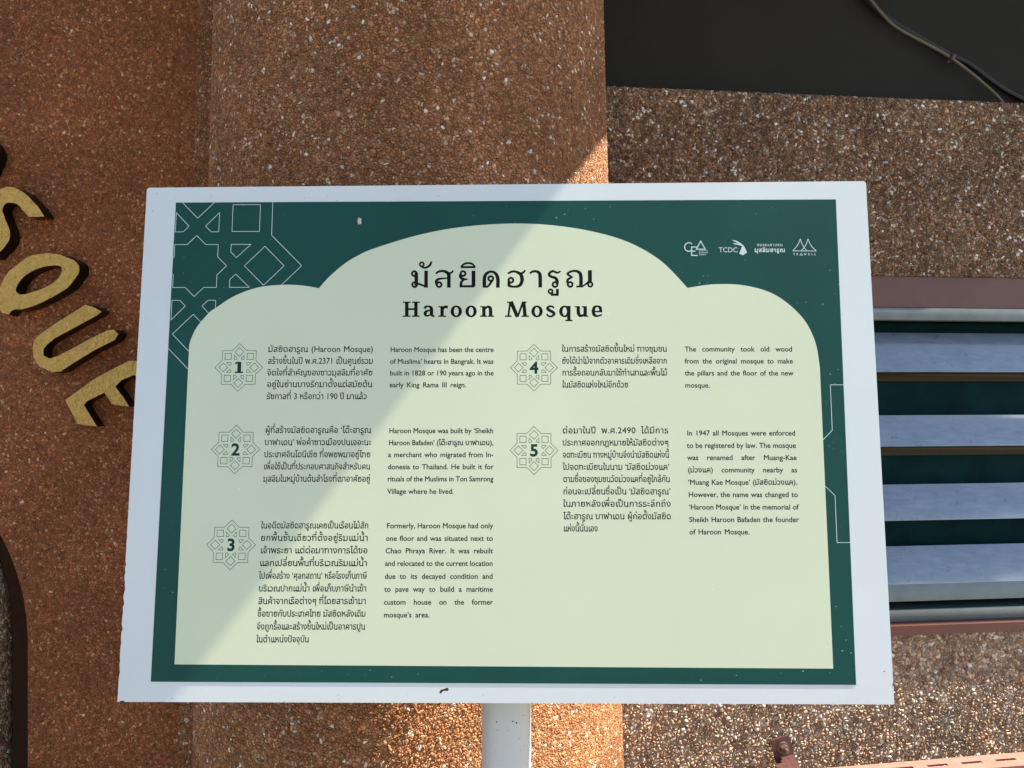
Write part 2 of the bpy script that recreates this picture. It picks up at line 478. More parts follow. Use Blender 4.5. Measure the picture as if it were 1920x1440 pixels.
# right-hand wall: solid pieces around the window opening, its top edge below the dark board
ztop = on_right(1500, 173).z
wz1 = on_right(1800, 519).z                          # window opening top and bottom
wz0 = on_right(1800, 1185).z
wx0, wx1 = rl(1225, 800).x, 1.75
ZT = ztop
bm = bmesh.new()
for lo_, hi_ in (((-.35, .012, 0), (wx0, .16, ZT)), ((wx1, .012, 0), (4.0, .16, ZT)), ((wx0, .012, wz1), (wx1, .16, ZT)), ((wx0, .012, 0), (wx1, .16, wz0))):
    add_box(bm, lo_, hi_)
bmesh.ops.transform(bm, matrix=MR, verts=bm.verts[:])
def rwf(x_, z_, d_=0.0):
    return P0.x + DR.x * x_ - NR.x * d_, P0.y + DR.y * x_ - NR.y * d_, z_
RB = .012                                            # rounded arris at the top and into the opening
def patch(x0, x1, z0, z1, sx_, top=False):
    us = steps([(x0, x1, sx_)])
    if top:
        zz_ = np.concatenate([steps([(z0, z1 - RB, sx_)]), z1 - RB + RB * np.sin(np.linspace(.1, np.pi / 2, 8)), np.full(12, z1)])
        dd_ = np.concatenate([np.zeros(len(zz_) - 20), RB - RB * np.cos(np.linspace(.1, np.pi / 2, 8)), np.linspace(RB + .002, .055, 12)])
    else:
        zz_ = steps([(z0, z1, sx_)]); dd_ = np.zeros(len(zz_))
    ii = np.arange(len(zz_))
    me = sheet(lambda a_, k_: rwf(a_, zz_[k_.astype(int)], dd_[k_.astype(int)]), us, ii.astype(float), 'patch')
    bm.from_mesh(me); bpy.data.meshes.remove(me)
XV = 1.12
patch(-.05, XV, wz1, ZT, .0017, True)
patch(-.05, XV, ZC - .86, wz0, .0017)
patch(XV, 4.0, wz1, ZT, .05, True)
patch(XV, 4.0, ZC - .86, wz0, .05)
patch(-.35, 4.0, 0, ZC - .86, .05)
patch(wx1, 4.0, wz0, wz1, .05)
patch(-.05, wx0, wz0, wz1, .01)
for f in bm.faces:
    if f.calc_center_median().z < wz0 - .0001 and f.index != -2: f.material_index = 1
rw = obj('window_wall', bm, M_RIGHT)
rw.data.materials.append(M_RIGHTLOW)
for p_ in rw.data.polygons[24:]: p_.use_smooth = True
tag(rw, 'grey brown pebbledash wall with white stones around the louvred window', 'wall')

# dark board filling the bay above the wall
bm = bmesh.new()
add_box(bm, (-.30, .055, ZT - .3 + .3), (4.0, .12, 2.9), MR)
dp = obj('dark_panel', bm, M_DARKPANEL)
tag(dp, 'flat near black board filling the bay above the pebbled wall', 'panel')

# roof slabs above the frame: they throw the shade seen on the board and the walls
HC = 1.62
bm = bmesh.new()
def xedge(Y): return -0.121 - 0.105 * (Y - .96) + HC / 1.326
q = [(-1.75, .62), (xedge(.62), .62), (xedge(1.62), 1.62), (-1.75, 1.62)]
lo = [bm.verts.new((x, y, ZC + HC)) for x, y in q]
hi = [bm.verts.new((x, y, ZC + HC + .1)) for x, y in q]
bm.faces.new(lo[::-1]); bm.faces.new(hi)
for k in range(4): bm.faces.new((lo[k], lo[(k + 1) % 4], hi[(k + 1) % 4], hi[k]))
bmesh.ops.recalc_face_normals(bm, faces=bm.faces[:])
tag(obj('porch_roof', bm, M_ROOF), 'concrete porch slab over the lettered wall', 'roof')
bm = bmesh.new()
zl = ZC + 1.1
z0s = on_right(1690, 1165).z
ov = (zl - z0s) * SUN.dot(NR) / SUN.z
add_box(bm, (-.1, -ov, zl), (4.0, .16, zl + .12), MR)
tag(obj('window_ledge', bm, M_ROOF), 'concrete ledge over the dark board', 'ledge')

# ------------------------------------------------------------------ louvred window
win = thing('louvre_window', 'louvred glass window with maroon frame set in the pebbled wall', 'window', tuple(MR @ Vector((wx0, 0, wz0))))
def wbox(name, mat, x0, x1, y0, y1, z0, z1, bv=.002, parent=None):
    bm = bmesh.new()
    add_box(bm, (x0, y0, z0), (x1, y1, z1))
    bevel(bm, bv, 2)
    bmesh.ops.transform(bm, matrix=MR, verts=bm.verts[:])
    return smooth(obj(name, bm, mat, parent or win))
zr1 = on_right(1800, 576, .004).z
zr0 = on_right(1800, 1169, .004).z
bm = bmesh.new()
add_box(bm, (wx0, .004, zr1), (wx1, .10, wz1))
zsh = on_right(1690, 1297).z
lip = (wz0 - zsh) * SUN.dot(NR) / SUN.z           # the sill bar stands out this far and shades the stones below it
add_box(bm, (wx0, -lip, wz0), (wx1, .10, zr0))
add_box(bm, (wx0, .004, zr0), (wx0 + .045, .10, zr1))
add_box(bm, (wx1 - .045, .004, zr0), (wx1, .10, zr1))
bmesh.ops.transform(bm, matrix=MR, verts=bm.verts[:])
obj('frame', bm, M_FRAME, win)
za1 = on_right(1800, 602, -.02).z
za0 = on_right(1800, 1139, -.02).z
wbox('head_channel', M_ALU, wx0 + .045, wx1 - .045, .008, .04, za1, on_right(1800, 576, -.0).z)
wbox('sill_channel', M_ALU, wx0 + .045, wx1 - .045, .018, .09, zr0, za0)
for pt_, py in ((623, 697), (778, 836), (908, 974), (1024, 1093)):
    bm = bmesh.new()
    TH = R(24)
    p = rl(1790, py, -.012)
    H_ = (rl(1790, pt_, -.03).z - p.z) / math.cos(TH)
    add_box(bm, (wx0 + .05, 0, 0), (wx1 - .05, .005, H_))
    bevel(bm, .0012, 2)
    bmesh.ops.transform(bm, matrix=MR @ Matrix.Translation((0, .012, p.z)) @ Matrix.Rotation(-TH, 4, 'X'), verts=bm.verts[:])
    smooth(obj('slat', bm, M_BLADE, win))
bm = bmesh.new()
add_box(bm, (wx0 + .05, .074, za0), (wx1 - .05, .079, za1))
bmesh.ops.transform(bm, matrix=MR, verts=bm.verts[:])
obj('glass_pane', bm, M_TEAL, win)
for py in (708, 846):
    wbox('room_glimpse', M_OLIVE, wx0 + .05, wx1 - .05, .062, .0735, rl(1790, py + 7, -.062).z, rl(1790, py - 14, -.062).z, .001)  # added strips, coloured as the dimly lit room glimpsed through the gaps
bm = bmesh.new()
add_box(bm, (wx0 + .05, 0, 0), (wx1 - .05, .012, .038))
bevel(bm, .0015, 2)
bmesh.ops.transform(bm, matrix=MR @ Matrix.Translation((0, .004, rl(1790, 1125, -.004).z)) @ Matrix.Rotation(-R(14), 4, 'X'), verts=bm.verts[:])
smooth(obj('bottom_rail', bm, M_ALU, win))
bm = bmesh.new()
xm = wx0 + .047
for x in (wx0 + .0455, wx1 - .0495):
    add_box(bm, (x, .02, za0), (x + .004, .12, za1))
bmesh.ops.transform(bm, matrix=MR, verts=bm.verts[:])
obj('blade_carrier', bm, M_ALU, win)
# the dim room behind the glass
bm = bmesh.new()
vs = add_box(bm, (wx0 - .4, .161, wz0 - .6), (wx1 + .4, 1.6, wz1 + .25))
bm.faces.ensure_lookup_table()
fr = min(bm.faces, key=lambda f: f.calc_center_median().y)
bmesh.ops.delete(bm, geom=[fr], context='FACES_ONLY')
bmesh.ops.transform(bm, matrix=MR, verts=bm.verts[:])
rm = obj('room_interior', bm, M_ROOM); tag(rm, kind='structure')

# ------------------------------------------------------------------ cables on the dark board
def z4(pts, out): return [on_right(1440 + x / 4, y / 4, out) for x, y in pts]
wire = thing('hanging_cable', 'beige and black cable pair tied together, drooping over the dark board', 'cable', tuple(on_right(1780, 100, -.04)))
bm = bmesh.new()
tube(bm, spline(z4([(720, -60), (770, 0), (860, 110), (930, 180), (1020, 240), (1150, 310), (1290, 385), (1380, 440), (1480, 515), (1580, 595), (1670, 675), (1740, 745), (1780, 800)], -.036), 4), .0033, 8)
smooth(obj('beige_strand', bm, M_CABLE, wire))
bm = bmesh.new()
tube(bm, spline(z4([(680, -60), (735, 0), (838, 95), (966, 180), (1085, 252), (1205, 322), (1384, 420), (1500, 475), (1620, 562), (1760, 664), (1900, 740), (2020, 800)], -.048), 4), .0052, 8)
smooth(obj('black_strand', bm, M_CABLEBLACK, wire))
bm = bmesh.new()
tube(bm, z4([(1392, 412), (1384, 428), (1372, 456)], -.033), .0058, 8)
tube(bm, z4([(1374, 452), (1340, 470)], -.033), .002, 6)
obj('tie', bm, M_TIE, wire)

# ------------------------------------------------------------------ slotted rail and its bracket
rail_a = ray(1462, 1447, 1.46); rail_b = ray(2140, 1392, 1.50)
ux = (rail_b - rail_a).normalized()
LR = (rail_b - rail_a).length
uy = Vector((0, 1, 0)); uy = (uy - ux * uy.dot(ux)).normalized()
uz = ux.cross(uy)
MB = Matrix(((ux.x, uy.x, uz.x, rail_a.x), (ux.y, uy.y, uz.y, rail_a.y), (ux.z, uy.z, uz.z, rail_a.z), (0, 0, 0, 1)))
rail = thing('slotted_rail', 'salmon painted slotted steel angle rail fixed below the window', 'rail', tuple(rail_a))
bm = bmesh.new()
fl, th = .044, .003
# top flange as strips around long slots
sl, sp_, sw = .040, .067, .0075
y_s0, y_s1 = -.026, -.026 + sw
xs = [0.0]
k = 0
s0 = .075
add_box(bm, (0, y_s1, -th), (LR, 0, 0))
add_box(bm, (0, -fl, -th), (LR, y_s0, 0))
x = 0.0
while s0 + sl < LR:
    add_box(bm, (x, y_s0, -th), (s0, y_s1, 0))
    x = s0 + sl
    s0 += sp_
add_box(bm, (x, y_s0, -th), (LR, y_s1, 0))
add_box(bm, (0, -fl - th, -.045), (LR, -fl, 0))
bmesh.ops.transform(bm, matrix=MB, verts=bm.verts[:])
obj('angle_bar', bm, M_RAIL, rail)

b0 = on_right(1462, 1381, .006)
br = thing('wall_bracket', 'small maroon steel bracket bolted to the pebbled wall beside the rail', 'bracket', tuple(b0))
bm = bmesh.new()
BM = [[(1446, 1388), (1479, 1379), .004], [(1453, 1424), (1489, 1414), .008], [(1462, 1446), (1500, 1438), .05], [(1470, 1500), (1510, 1492), .12]]
fr_, bk_ = [], []
for a, b2, o_ in BM:
    pa, pb = on_right(*a, o_ + .004), on_right(*b2, o_ + .004)
    fr_.append((bm.verts.new(pa), bm.verts.new(pb)))
    bk_.append((bm.verts.new(pa - NR * .004), bm.verts.new(pb - NR * .004)))
for k in range(len(BM) - 1):
    bm.faces.new((fr_[k][0], fr_[k + 1][0], fr_[k + 1][1], fr_[k][1]))
    bm.faces.new((bk_[k][0], bk_[k][1], bk_[k + 1][1], bk_[k + 1][0]))
    bm.faces.new((fr_[k][0], bk_[k][0], bk_[k + 1][0], fr_[k + 1][0]))
    bm.faces.new((fr_[k][1], fr_[k + 1][1], bk_[k + 1][1], bk_[k][1]))
bm.faces.new((fr_[0][0], fr_[0][1], bk_[0][1], bk_[0][0]))
bm.faces.new((fr_[-1][0], bk_[-1][0], bk_[-1][1], fr_[-1][1]))
bmesh.ops.recalc_face_normals(bm, faces=bm.faces[:])
obj('strap', bm, M_BRACKET, br)
bm = bmesh.new()
pc = on_right(1467, 1401, .010)
def disc(bm, c, axis, r, h, n):
    rr = bmesh.ops.create_cone(bm, cap_ends=True, segments=n, radius1=r, radius2=r, depth=h)
    bmesh.ops.transform(bm, matrix=Matrix.Translation(c) @ axis.to_track_quat('Z', 'Y').to_matrix().to_4x4(), verts=rr['verts'])
ax = (NR + Vector((0.15, 0, -.1))).normalized()
disc(bm, pc + ax * .002, ax, .0125, .003, 24)
obj('washer', bm, M_BOLT, br)
bm = bmesh.new()
disc(bm, pc + ax * .0075, ax, .0085, .008, 6)
disc(bm, pc + ax * .014, ax, .0045, .010, 14)
obj('bolt', bm, M_BOLT, br)

# ------------------------------------------------------------------ gilded letters on the left wall
LD = .029
def letter(ch, label, outer, hole=None, ctr=None):
    zz = lambda p: (p[0] / 2.571, 280 + p[1] / 2.571)
    O = [ray(*zz(p), YL - LD) for p in outer]
    H = [ray(*zz(p), YL - LD) for p in hole] if hole else None
    O = [q_ + Vector((random.gauss(0, .0007), 0, random.gauss(0, .0007))) for q_ in O]
    cen_ = sum(O, Vector()) / len(O)
    t = thing('wall_letter', label, 'letter', (cen_.x, YL, cen_.z), 'gilded letters on the brown wall')
    loops = [O] + ([H] if H else [])
    tri = tessellate_polygon([[(p.x, p.z, 0) for p in L] for L in loops])
    flat = [p for L in loops for p in L]
    bm = bmesh.new()
    vs = [bm.verts.new(p) for p in flat]
    for a in tri:
        try: bm.faces.new([vs[i] for i in a])
        except ValueError: pass
    bmesh.ops.recalc_face_normals(bm, faces=bm.faces[:])
    if sum(f.normal.y for f in bm.faces) > 0: bmesh.ops.reverse_faces(bm, faces=bm.faces[:])
    obj('gold_face', bm, M_GOLD, t)
    bm = bmesh.new()
    for j, L in enumerate(loops):
        n = len(L)
        c = sum(L, Vector()) / n
        rows = []
        for (dy, gr) in ((0.0006, 1.0), (.004, 1.012), (LD * .7, 1.015), (LD, 1.03)):
            g = gr if j == 0 else 2 - gr
            rows.append([bm.verts.new((c.x + (p.x - c.x) * g, YL - LD + dy, c.z + (p.z - c.z) * g)) for p in L])
        for A, B in zip(rows, rows[1:]):
            for k in range(n):
                bm.faces.new((A[k], A[(k + 1) % n], B[(k + 1) % n], B[k]))
    bmesh.ops.recalc_face_normals(bm, faces=bm.faces[:])
    smooth(obj('black_side', bm, M_BLACK, t), 50)
    return t
def sp2(pts, n=3): return [(v.x, v.y) for v in spline([(a, b, 0) for a, b in pts], n, True)]
letter('O', 'gilded letter O mostly cut off above the letter S', sp2([(-44, -40), (-18, 20), (-34, 80), (-80, 150), (-160, 190), (-230, 170), (-240, 110), (-190, 30), (-110, -40)], 4), sp2([(-60, 0), (-50, 40), (-100, 100), (-160, 130), (-185, 110), (-160, 60), (-110, 10)], 4))
letter('S', 'curving gilded letter S with black sides above the letter Q', sp2([(0, 190), (45, 181), (90, 195), (140, 232), (182, 277), (212, 320), (155, 328), (130, 318), (108, 290), (80, 264), (42, 256), (16, 270), (12, 300), (25, 340), (45, 385), (46, 420), (30, 460), (0, 495), (-50, 520), (-110, 505), (-150, 450), (-165, 400), (-105, 395), (-85, 440), (-50, 455), (-25, 440), (-20, 400), (-42, 350), (-58, 300), (-45, 230)], 2))
letter('Q', 'gilded letter Q with oval hole, between letters S and U', sp2([(-6, 690), (10, 640), (42, 588), (100, 540), (160, 512), (230, 502), (290, 508), (350, 535), (381, 562), (376, 600), (350, 645), (290, 692), (210, 736), (140, 764), (80, 773), (56, 778), (40, 797), (10, 786), (-5, 765), (0, 740)], 2),
       sp2([(76, 680), (92, 640), (130, 602), (190, 572), (250, 560), (290, 563), (298, 585), (278, 625), (220, 665), (150, 690), (100, 700)], 3))
letter('U', 'gilded letter U with rounded base, just below the letter Q', [(415, 748), (450, 760), (491, 781), (470, 800), (380, 850), (270, 910), (225, 940), (208, 965), (213, 992), (238, 1008), (270, 1000), (350, 960), (440, 910), (520, 868), (548, 872), (571, 889), (550, 915), (450, 975), (350, 1035), (290, 1070), (252, 1076), (190, 1045), (162, 1008), (157, 960), (167, 918), (200, 885), (280, 830)])
letter('E', 'gilded letter E partly hidden by the edge of the white board', [(309, 1211), (360, 1170), (450, 1110), (540, 1060), (622, 1020), (660, 1022), (690, 1034), (730, 1095), (768, 1165), (710, 1150), (648, 1086), (580, 1115), (558, 1142), (590, 1195), (620, 1242), (588, 1236), (546, 1227), (502, 1174), (420, 1214), (404, 1234), (435, 1285), (467, 1336), (420, 1330), (376, 1323)])

# ------------------------------------------------------------------ the information board
t_ = Vector((-0.0118, 0.949, ZC - 0.0618))
rx, ry = R(6.126), R(0.843)
MS = Matrix.Translation(t_) @ Matrix(((math.cos(ry), -math.sin(ry), 0, 0), (-math.sin(ry), -math.cos(ry), 0, 0), (0, 0, 1, 0), (0, 0, 0, 1)))
# plane axes: u to the right, v up the sheet, n towards the reader
def Rm():
    cx, sx = math.cos(rx), math.sin(rx); cy, sy = math.cos(ry), math.sin(ry)
    X = Matrix(((1, 0, 0), (0, cx, -sx), (0, sx, cx))); Y = Matrix(((cy, 0, sy), (0, 1, 0), (-sy, 0, cy)))
    return Y @ X
M3 = Rm()
def cv(v): return Vector((v.x, v.z, v.y))           # camera axes (right, up, forward) to world
U, V = cv(M3 @ Vector((1, 0, 0))), cv(M3 @ Vector((0, 1, 0)))
N = V.cross(U) * -1
if N.y > 0: N = -N
MP = Matrix(((U.x, V.x, N.x, t_.x), (U.y, V.y, N.y, t_.y), (U.z, V.z, N.z, t_.z), (0, 0, 0, 1)))
def uv(px, py):
    d = ray(px, py, 1.0) - Vector((0, 0, ZC))
    o_ = Vector((0, 0, ZC))
    t = (t_ - o_).dot(N) / d.dot(N)
    p = o_ + d * t - t_
    return Vector((p.dot(U), p.dot(V)))
sign = thing('information_sign', 'white framed information board with green and cream print, standing on a pole', 'sign', (t_.x, t_.y, 0))
def sobj(name, bm, mat, parent=None, z=0.0):
    bmesh.ops.transform(bm, matrix=MP @ Matrix.Translation((0, 0, z)), verts=bm.verts[:])
    return obj(name, bm, mat, parent or sign)
def tri_fill(bm, loops, z=0.0, flip=False):
    tri = tessellate_polygon([[(p[0], p[1], 0) for p in L] for L in loops])
    flat = [p for L in loops for p in L]
    vs = [bm.verts.new((p[0], p[1], z)) for p in flat]
    for a in tri:
        try: f = bm.faces.new([vs[i] for i in a])
        except ValueError: continue
        f.normal_update()
        if f.normal.z < 0: f.normal_flip()

# board: a folded steel tray with small rounded corners
cor = [uv(*p) for p in ((275.5, 352), (1623.5, 339.5), (1677, 1321), (220, 1316))]
def rounded(cs, r, n=5):
    o_ = []
    for i, c in enumerate(cs):
        a = (cs[i - 1] - c).normalized(); b = (cs[(i + 1) % len(cs)] - c).normalized()
        rr = r[i]
        for k in range(n + 1):
            t = k / n
            o_.append((c + a * rr) * (1 - t) ** 2 + c * 2 * t * (1 - t) + (c + b * rr) * t * t)
    return o_
ol = rounded(cor, (.0045, .0045, .0025, .0012))
# wear: nicks along the lower part of the left edge
bm = bmesh.new()
lv = [Vector(p) for p in ol]
dense = []
for i, p in enumerate(lv):
    q_ = lv[(i + 1) % len(lv)]
    dense.append(p)
    if (p - q_).length > .4 and abs(p.x - q_.x) < .1 and p.x < 0:
        n_ = 150
        for k in range(1, n_):
            t = k / n_
            s = p.lerp(q_, t)
            low = min(t, 1 - t) if False else (t if p.y < q_.y else 1 - t)
            amp = .0016 if low < .26 else .0002
            dense.append(s + Vector((max(0, random.gauss(0, 1)) * amp * .6, 0)))
ol = dense
front = [(p.x, p.y) for p in ol]
tri_fill(bm, [front], 0.0)
n_ = len(front)
vr = [[bm.verts.new((p[0], p[1], zz)) for p in front] for zz in (0.0, -.022)]
for k in range(n_):
    bm.faces.new((vr[0][k], vr[0][(k + 1) % n_], vr[1][(k + 1) % n_], vr[1][k]))
bmesh.ops.remove_doubles(bm, verts=bm.verts[:], dist=1e-6)
tri_fill(bm, [front], -.022)
bmesh.ops.remove_doubles(bm, verts=bm.verts[:], dist=1e-6)
bmesh.ops.recalc_face_normals(bm, faces=bm.faces[:])
sobj('board', bm, M_WHITE)

pc4 = [uv(*p) for p in ((330, 380), (1567, 374), (1605, 1284), (283, 1278))]
bm = bmesh.new()
f_ = [bm.verts.new((p.x, p.y, .0004)) for p in pc4]
b_ = [bm.verts.new((p.x, p.y, .0001)) for p in pc4]
bm.faces.new(f_[::-1])
for k in range(4): bm.faces.new((f_[k], f_[(k + 1) % 4], b_[(k + 1) % 4], b_[k]))
bmesh.ops.recalc_face_normals(bm, faces=bm.faces[:])
sobj('printed_panel', bm, M_GREEN)

def z4b(x, y): return (260 + x / 4, 340 + y / 4)
left_lobe = [(355, 648)] + [z4b(*p) for p in ((395, 1180), (440, 1090), (530, 985), (590, 943), (700, 870), (830, 815), (950, 787), (1110, 776), (1240, 783), (1353, 802))]
arch_ = [z4b(1353, 802), z4b(1430, 716), z4b(1540, 622), z4b(1640, 560), (700, 466.5), (780, 442), (860, 426.5), (950, 419.5), (1030, 422), (1110, 434), (1180, 455), (1240, 490), (1289, 540)]
right_lobe = [(1289, 540), (1340, 533), (1400, 536), (1455, 554), (1503, 594), (1528, 640), (1537, 690)]
def crv(p, n=6): return [uv(v.x, v.y) for v in spline([(a, b, 0) for a, b in p], n)]
cream = crv(left_lobe) + crv(arch_)[1:] + crv(right_lobe)[1:] + [uv(1562, 1253.5), uv(327.5, 1245.5)]
bm = bmesh.new()
tri_fill(bm, [cream], .0)
sobj('cream_panel', bm, M_CREAM, z=.00044)

# ---- lines: a mitred ribbon along a polyline in sheet coordinates
def ribbon(bm, pts, wd, closed=False, z=0.0):
    P = [Vector((p[0], p[1])) for p in pts]
    n = len(P)
    if n < 2: return
    L, Rr = [], []
    for i in range(n):
        w_ = (wd[i] if isinstance(wd, (list, tuple)) else wd) / 2
        a = P[i - 1] if (i or closed) else None
        b = P[(i + 1) % n] if (i < n - 1 or closed) else None
        d1 = (P[i] - a).normalized() if a is not None else None
        d2 = (b - P[i]).normalized() if b is not None else None
        d1 = d1 or d2; d2 = d2 or d1
        n1 = Vector((-d1.y, d1.x)); n2 = Vector((-d2.y, d2.x))
        m = n1 + n2
        if m.length < 1e-4: m = n1
        m.normalize()
        m = m * (w_ / max(.45, m.dot(n1)))
        L.append(bm.verts.new((*(P[i] + m), z))); Rr.append(bm.verts.new((*(P[i] - m), z)))
    for i in range(n if closed else n - 1):
        j = (i + 1) % n
        bm.faces.new((L[i], Rr[i], Rr[j], L[j]))

def clip_seg(a, b, poly):
    """part of a-b inside a convex polygon"""
    t0, t1 = 0.0, 1.0
    d = b - a
    c = sum(poly, Vector((0, 0))) / len(poly)
    for i in range(len(poly)):
        p, q_ = poly[i], poly[(i + 1) % len(poly)]
        nn = Vector((-(q_ - p).y, (q_ - p).x))
        if nn.dot(c - p) < 0: nn = -nn
        na, nd = nn.dot(a - p), nn.dot(d)
        if abs(nd) < 1e-12:
            if na < 0: return None
            continue
        t = -na / nd
        if nd > 0: t0 = max(t0, t)
        else: t1 = min(t1, t)
    return (a + d * t0, a + d * t1) if t1 - t0 > 1e-6 else None

def star(sq, di):
    """outline of a square and a turned square laid over each other"""
    k = di - sq
    out = []
    for q_ in range(4):
        c, s = (1, 0, -1, 0)[q_], (0, 1, 0, -1)[q_]
        for x, y in ((di, 0), (sq, k), (sq, sq), (k, sq)):
            out.append((x * c - y * s, x * s + y * c))
    return out
def motif(inner=True):
    P = [star(560, 792)]
    if not inner and inner is not False: return P
    if inner: P.append(star(163, 232))
    for sx in (1, -1):
        for sy in (1, -1):
            P.append([(sx * (365 + a), sy * (365 + b)) for a, b in ((-103, -103), (103, -103), (103, 103), (-103, 103))])
            T = [(260, 163), (408, 163), (303, 62), (260, 105)]
            P.append([(sx * a, sy * b) for a, b in T])
            P.append([(sx * b, sy * a) for a, b in T])
    for cx_, cy_ in ((513, 0), (-513, 0), (0, 513), (0, -513)):
        P.append([(cx_ + 148, cy_), (cx_, cy_ + 148), (cx_ - 148, cy_), (cx_, cy_ - 148)])
    return P

S_BIG = (uv(565.5, 499) - uv(366.5, 499)).length / 792
for nm, ctr, inner in (('corner_ornament', uv(366.8, 498.7), True), ('edge_ornament', uv(1711, 868), None)):
    bm = bmesh.new()
    zc_ = 0.0
    for poly in motif(inner):
        pts = [ctr + Vector((x, y)) * S_BIG for x, y in poly]
        for i in range(len(pts)):
            sg_ = clip_seg(pts[i], pts[(i + 1) % len(pts)], pc4)
            if sg_:
                zc_ += 1e-6
                ribbon(bm, sg_, .00072, z=zc_ % 8e-6)
    sobj(nm, bm, M_PALE, z=.000415)

# ---- glyphs
GC = {}
HEADS = {'ข': [(.09, .49)], 'ค': [(.30, .24)], 'จ': [(.13, .26)], 'ช': [(.10, .49)], 'ญ': [(.17, .05)], 'ณ': [(.17, .05), (.78, .05)], 'ด': [(.27, .07)], 'ต': [(.27, .06)],
         'ถ': [(.17, .05)], 'ท': [(.09, .50)], 'น': [(.11, .50), (.47, .05)], 'บ': [(.10, .50)], 'ป': [(.10, .50)], 'ผ': [(.21, .46)], 'ฝ': [(.21, .46)], 'พ': [(.07, .50)], 'ฟ': [(.07, .50)],
         'ภ': [(.06, .04)], 'ม': [(.11, .50), (.11, .05)], 'ย': [(.28, .48)], 'ร': [(.11, .06)], 'ล': [(.24, .06)], 'ว': [(.11, .06)], 'ศ': [(.30, .24)], 'ษ': [(.11, .50)], 'ส': [(.24, .06)],
         'ห': [(.11, .50)], 'อ': [(.20, .26)], 'ฮ': [(.20, .26)], 'ฎ': [(.05, .04)], 'เ': [(.24, .05)], 'แ': [(.24, .05), (.53, .05)], 'โ': [(.24, .05)], 'ใ': [(.22, .05)], 'ไ': [(.24, .05)], 'ๆ': [(.25, .25)]}
def glyph(ch, off=0.0):
    k = (ch, off)
    if k in GC: return GC[k]
    def outlines(body):
        c = bpy.data.curves.new('glyph_source', 'FONT')
        c.body = body; c.size = 1; c.fill_mode = 'NONE'; c.resolution_u = 3
        o_ = bpy.data.objects.new('glyph_source', c)
        COL.objects.link(o_)
        dg = bpy.context.evaluated_depsgraph_get()
        me = bpy.data.meshes.new_from_object(o_.evaluated_get(dg))
        adj = {}
        for e in me.edges:
            a, b = e.vertices
            adj.setdefault(a, []).append(b); adj.setdefault(b, []).append(a)
        seen, loops = set(), []
        for v in range(len(me.vertices)):
            if v in seen or v not in adj: continue
            L, s = [], v
            while s is not None:
                seen.add(s); L.append(s)
                s = next((x for x in adj[s] if x not in seen), None)
            loops.append([Vector(me.vertices[i].co[:2]) for i in L])
        bpy.data.objects.remove(o_); bpy.data.curves.remove(c); bpy.data.meshes.remove(me)
        return [L for L in loops if len(L) > 2]
    L = outlines(ch) if not ch.isspace() else []
    bar = outlines('.')
    both = outlines(ch + '.')
    x0 = min(p.x for l_ in bar for p in l_)
    bx = max(p.x for l_ in both for p in l_) if ch.isspace() else None
    # advance: where the full stop lands after the character (its loop is the last one)
    last = both[-1]
    adv = min(p.x for p in last) - x0
    def area(l_): return sum(l_[i].x * l_[(i + 1) % len(l_)].y - l_[(i + 1) % len(l_)].x * l_[i].y for i in range(len(l_))) / 2
    def inside(p, l_):
        c = False
        for i in range(len(l_)):
            a, b = l_[i], l_[i - 1]
            if (a.y > p.y) != (b.y > p.y) and p.x < (b.x - a.x) * (p.y - a.y) / (b.y - a.y) + a.x: c = not c
        return c
    ar = [area(l_) for l_ in L]
    groups = []
    if L:
        big = max(range(len(L)), key=lambda i: abs(ar[i]))
        sg = 1 if ar[big] > 0 else -1
        outs = [i for i in range(len(L)) if ar[i] * sg > 0]
        for i in outs:
            hol = [L[j] for j in range(len(L)) if ar[j] * sg < 0 and inside(L[j][0], L[i])]
            groups.append([L[i]] + hol)
    for hx, hy in HEADS.get(ch, ()):                 # the small round heads of printed Thai letters
        cir = lambda r_: [Vector((hx + r_ * math.cos(t * math.pi / 6), hy + r_ * math.sin(t * math.pi / 6))) for t in range(12)]
        groups.append([cir(.082), cir(.044)])
    GC[k] = (groups, adv)
    return GC[k]
UP1 = set('ัิีึืํ็')
UP2 = set('่้๊๋์')
LOW = set('ฺุู')
TALL = set('ปฝฟฬ')
def height(ch):
    g, _ = glyph(ch)
    ys = [p.y for G in g for l_ in G for p in l_]
    return max(ys)
def layout(text, size, off, sy=1.0):
    """clusters of (loops, x) with marks stacked, in em units; returns the pieces, width and gaps"""
    text = text.replace('ำ', 'ํา')
    # a tone mark typed before the nikhahit sits above it
    out, pen, gaps, base, lift, nsp = [], 0.0, [], None, 0, 0
    i = 0
    cl = []
    for ch in text:
        if ch in UP1 or ch in UP2 or ch in LOW:
            cl[-1].append(ch)
        else:
            cl.append([ch])
    for c in cl:
        g, adv = glyph(c[0], off)
        pieces = [(g, 0.0, 0.0)] if g else []
        has1 = any(x in UP1 for x in c[1:])
        for mk in c[1:]:
            gm, am = glyph(mk, off)
            dx, dy = adv, 0.0
            if c[0] in TALL and mk not in LOW: dx -= .13
            if mk in UP2 and has1: dy += .20
            if mk in UP1 or mk in UP2: dy += 0.03
            pieces.append((gm, dx, dy))
        out.append((pieces, adv, c[0] == ' '))
    return out
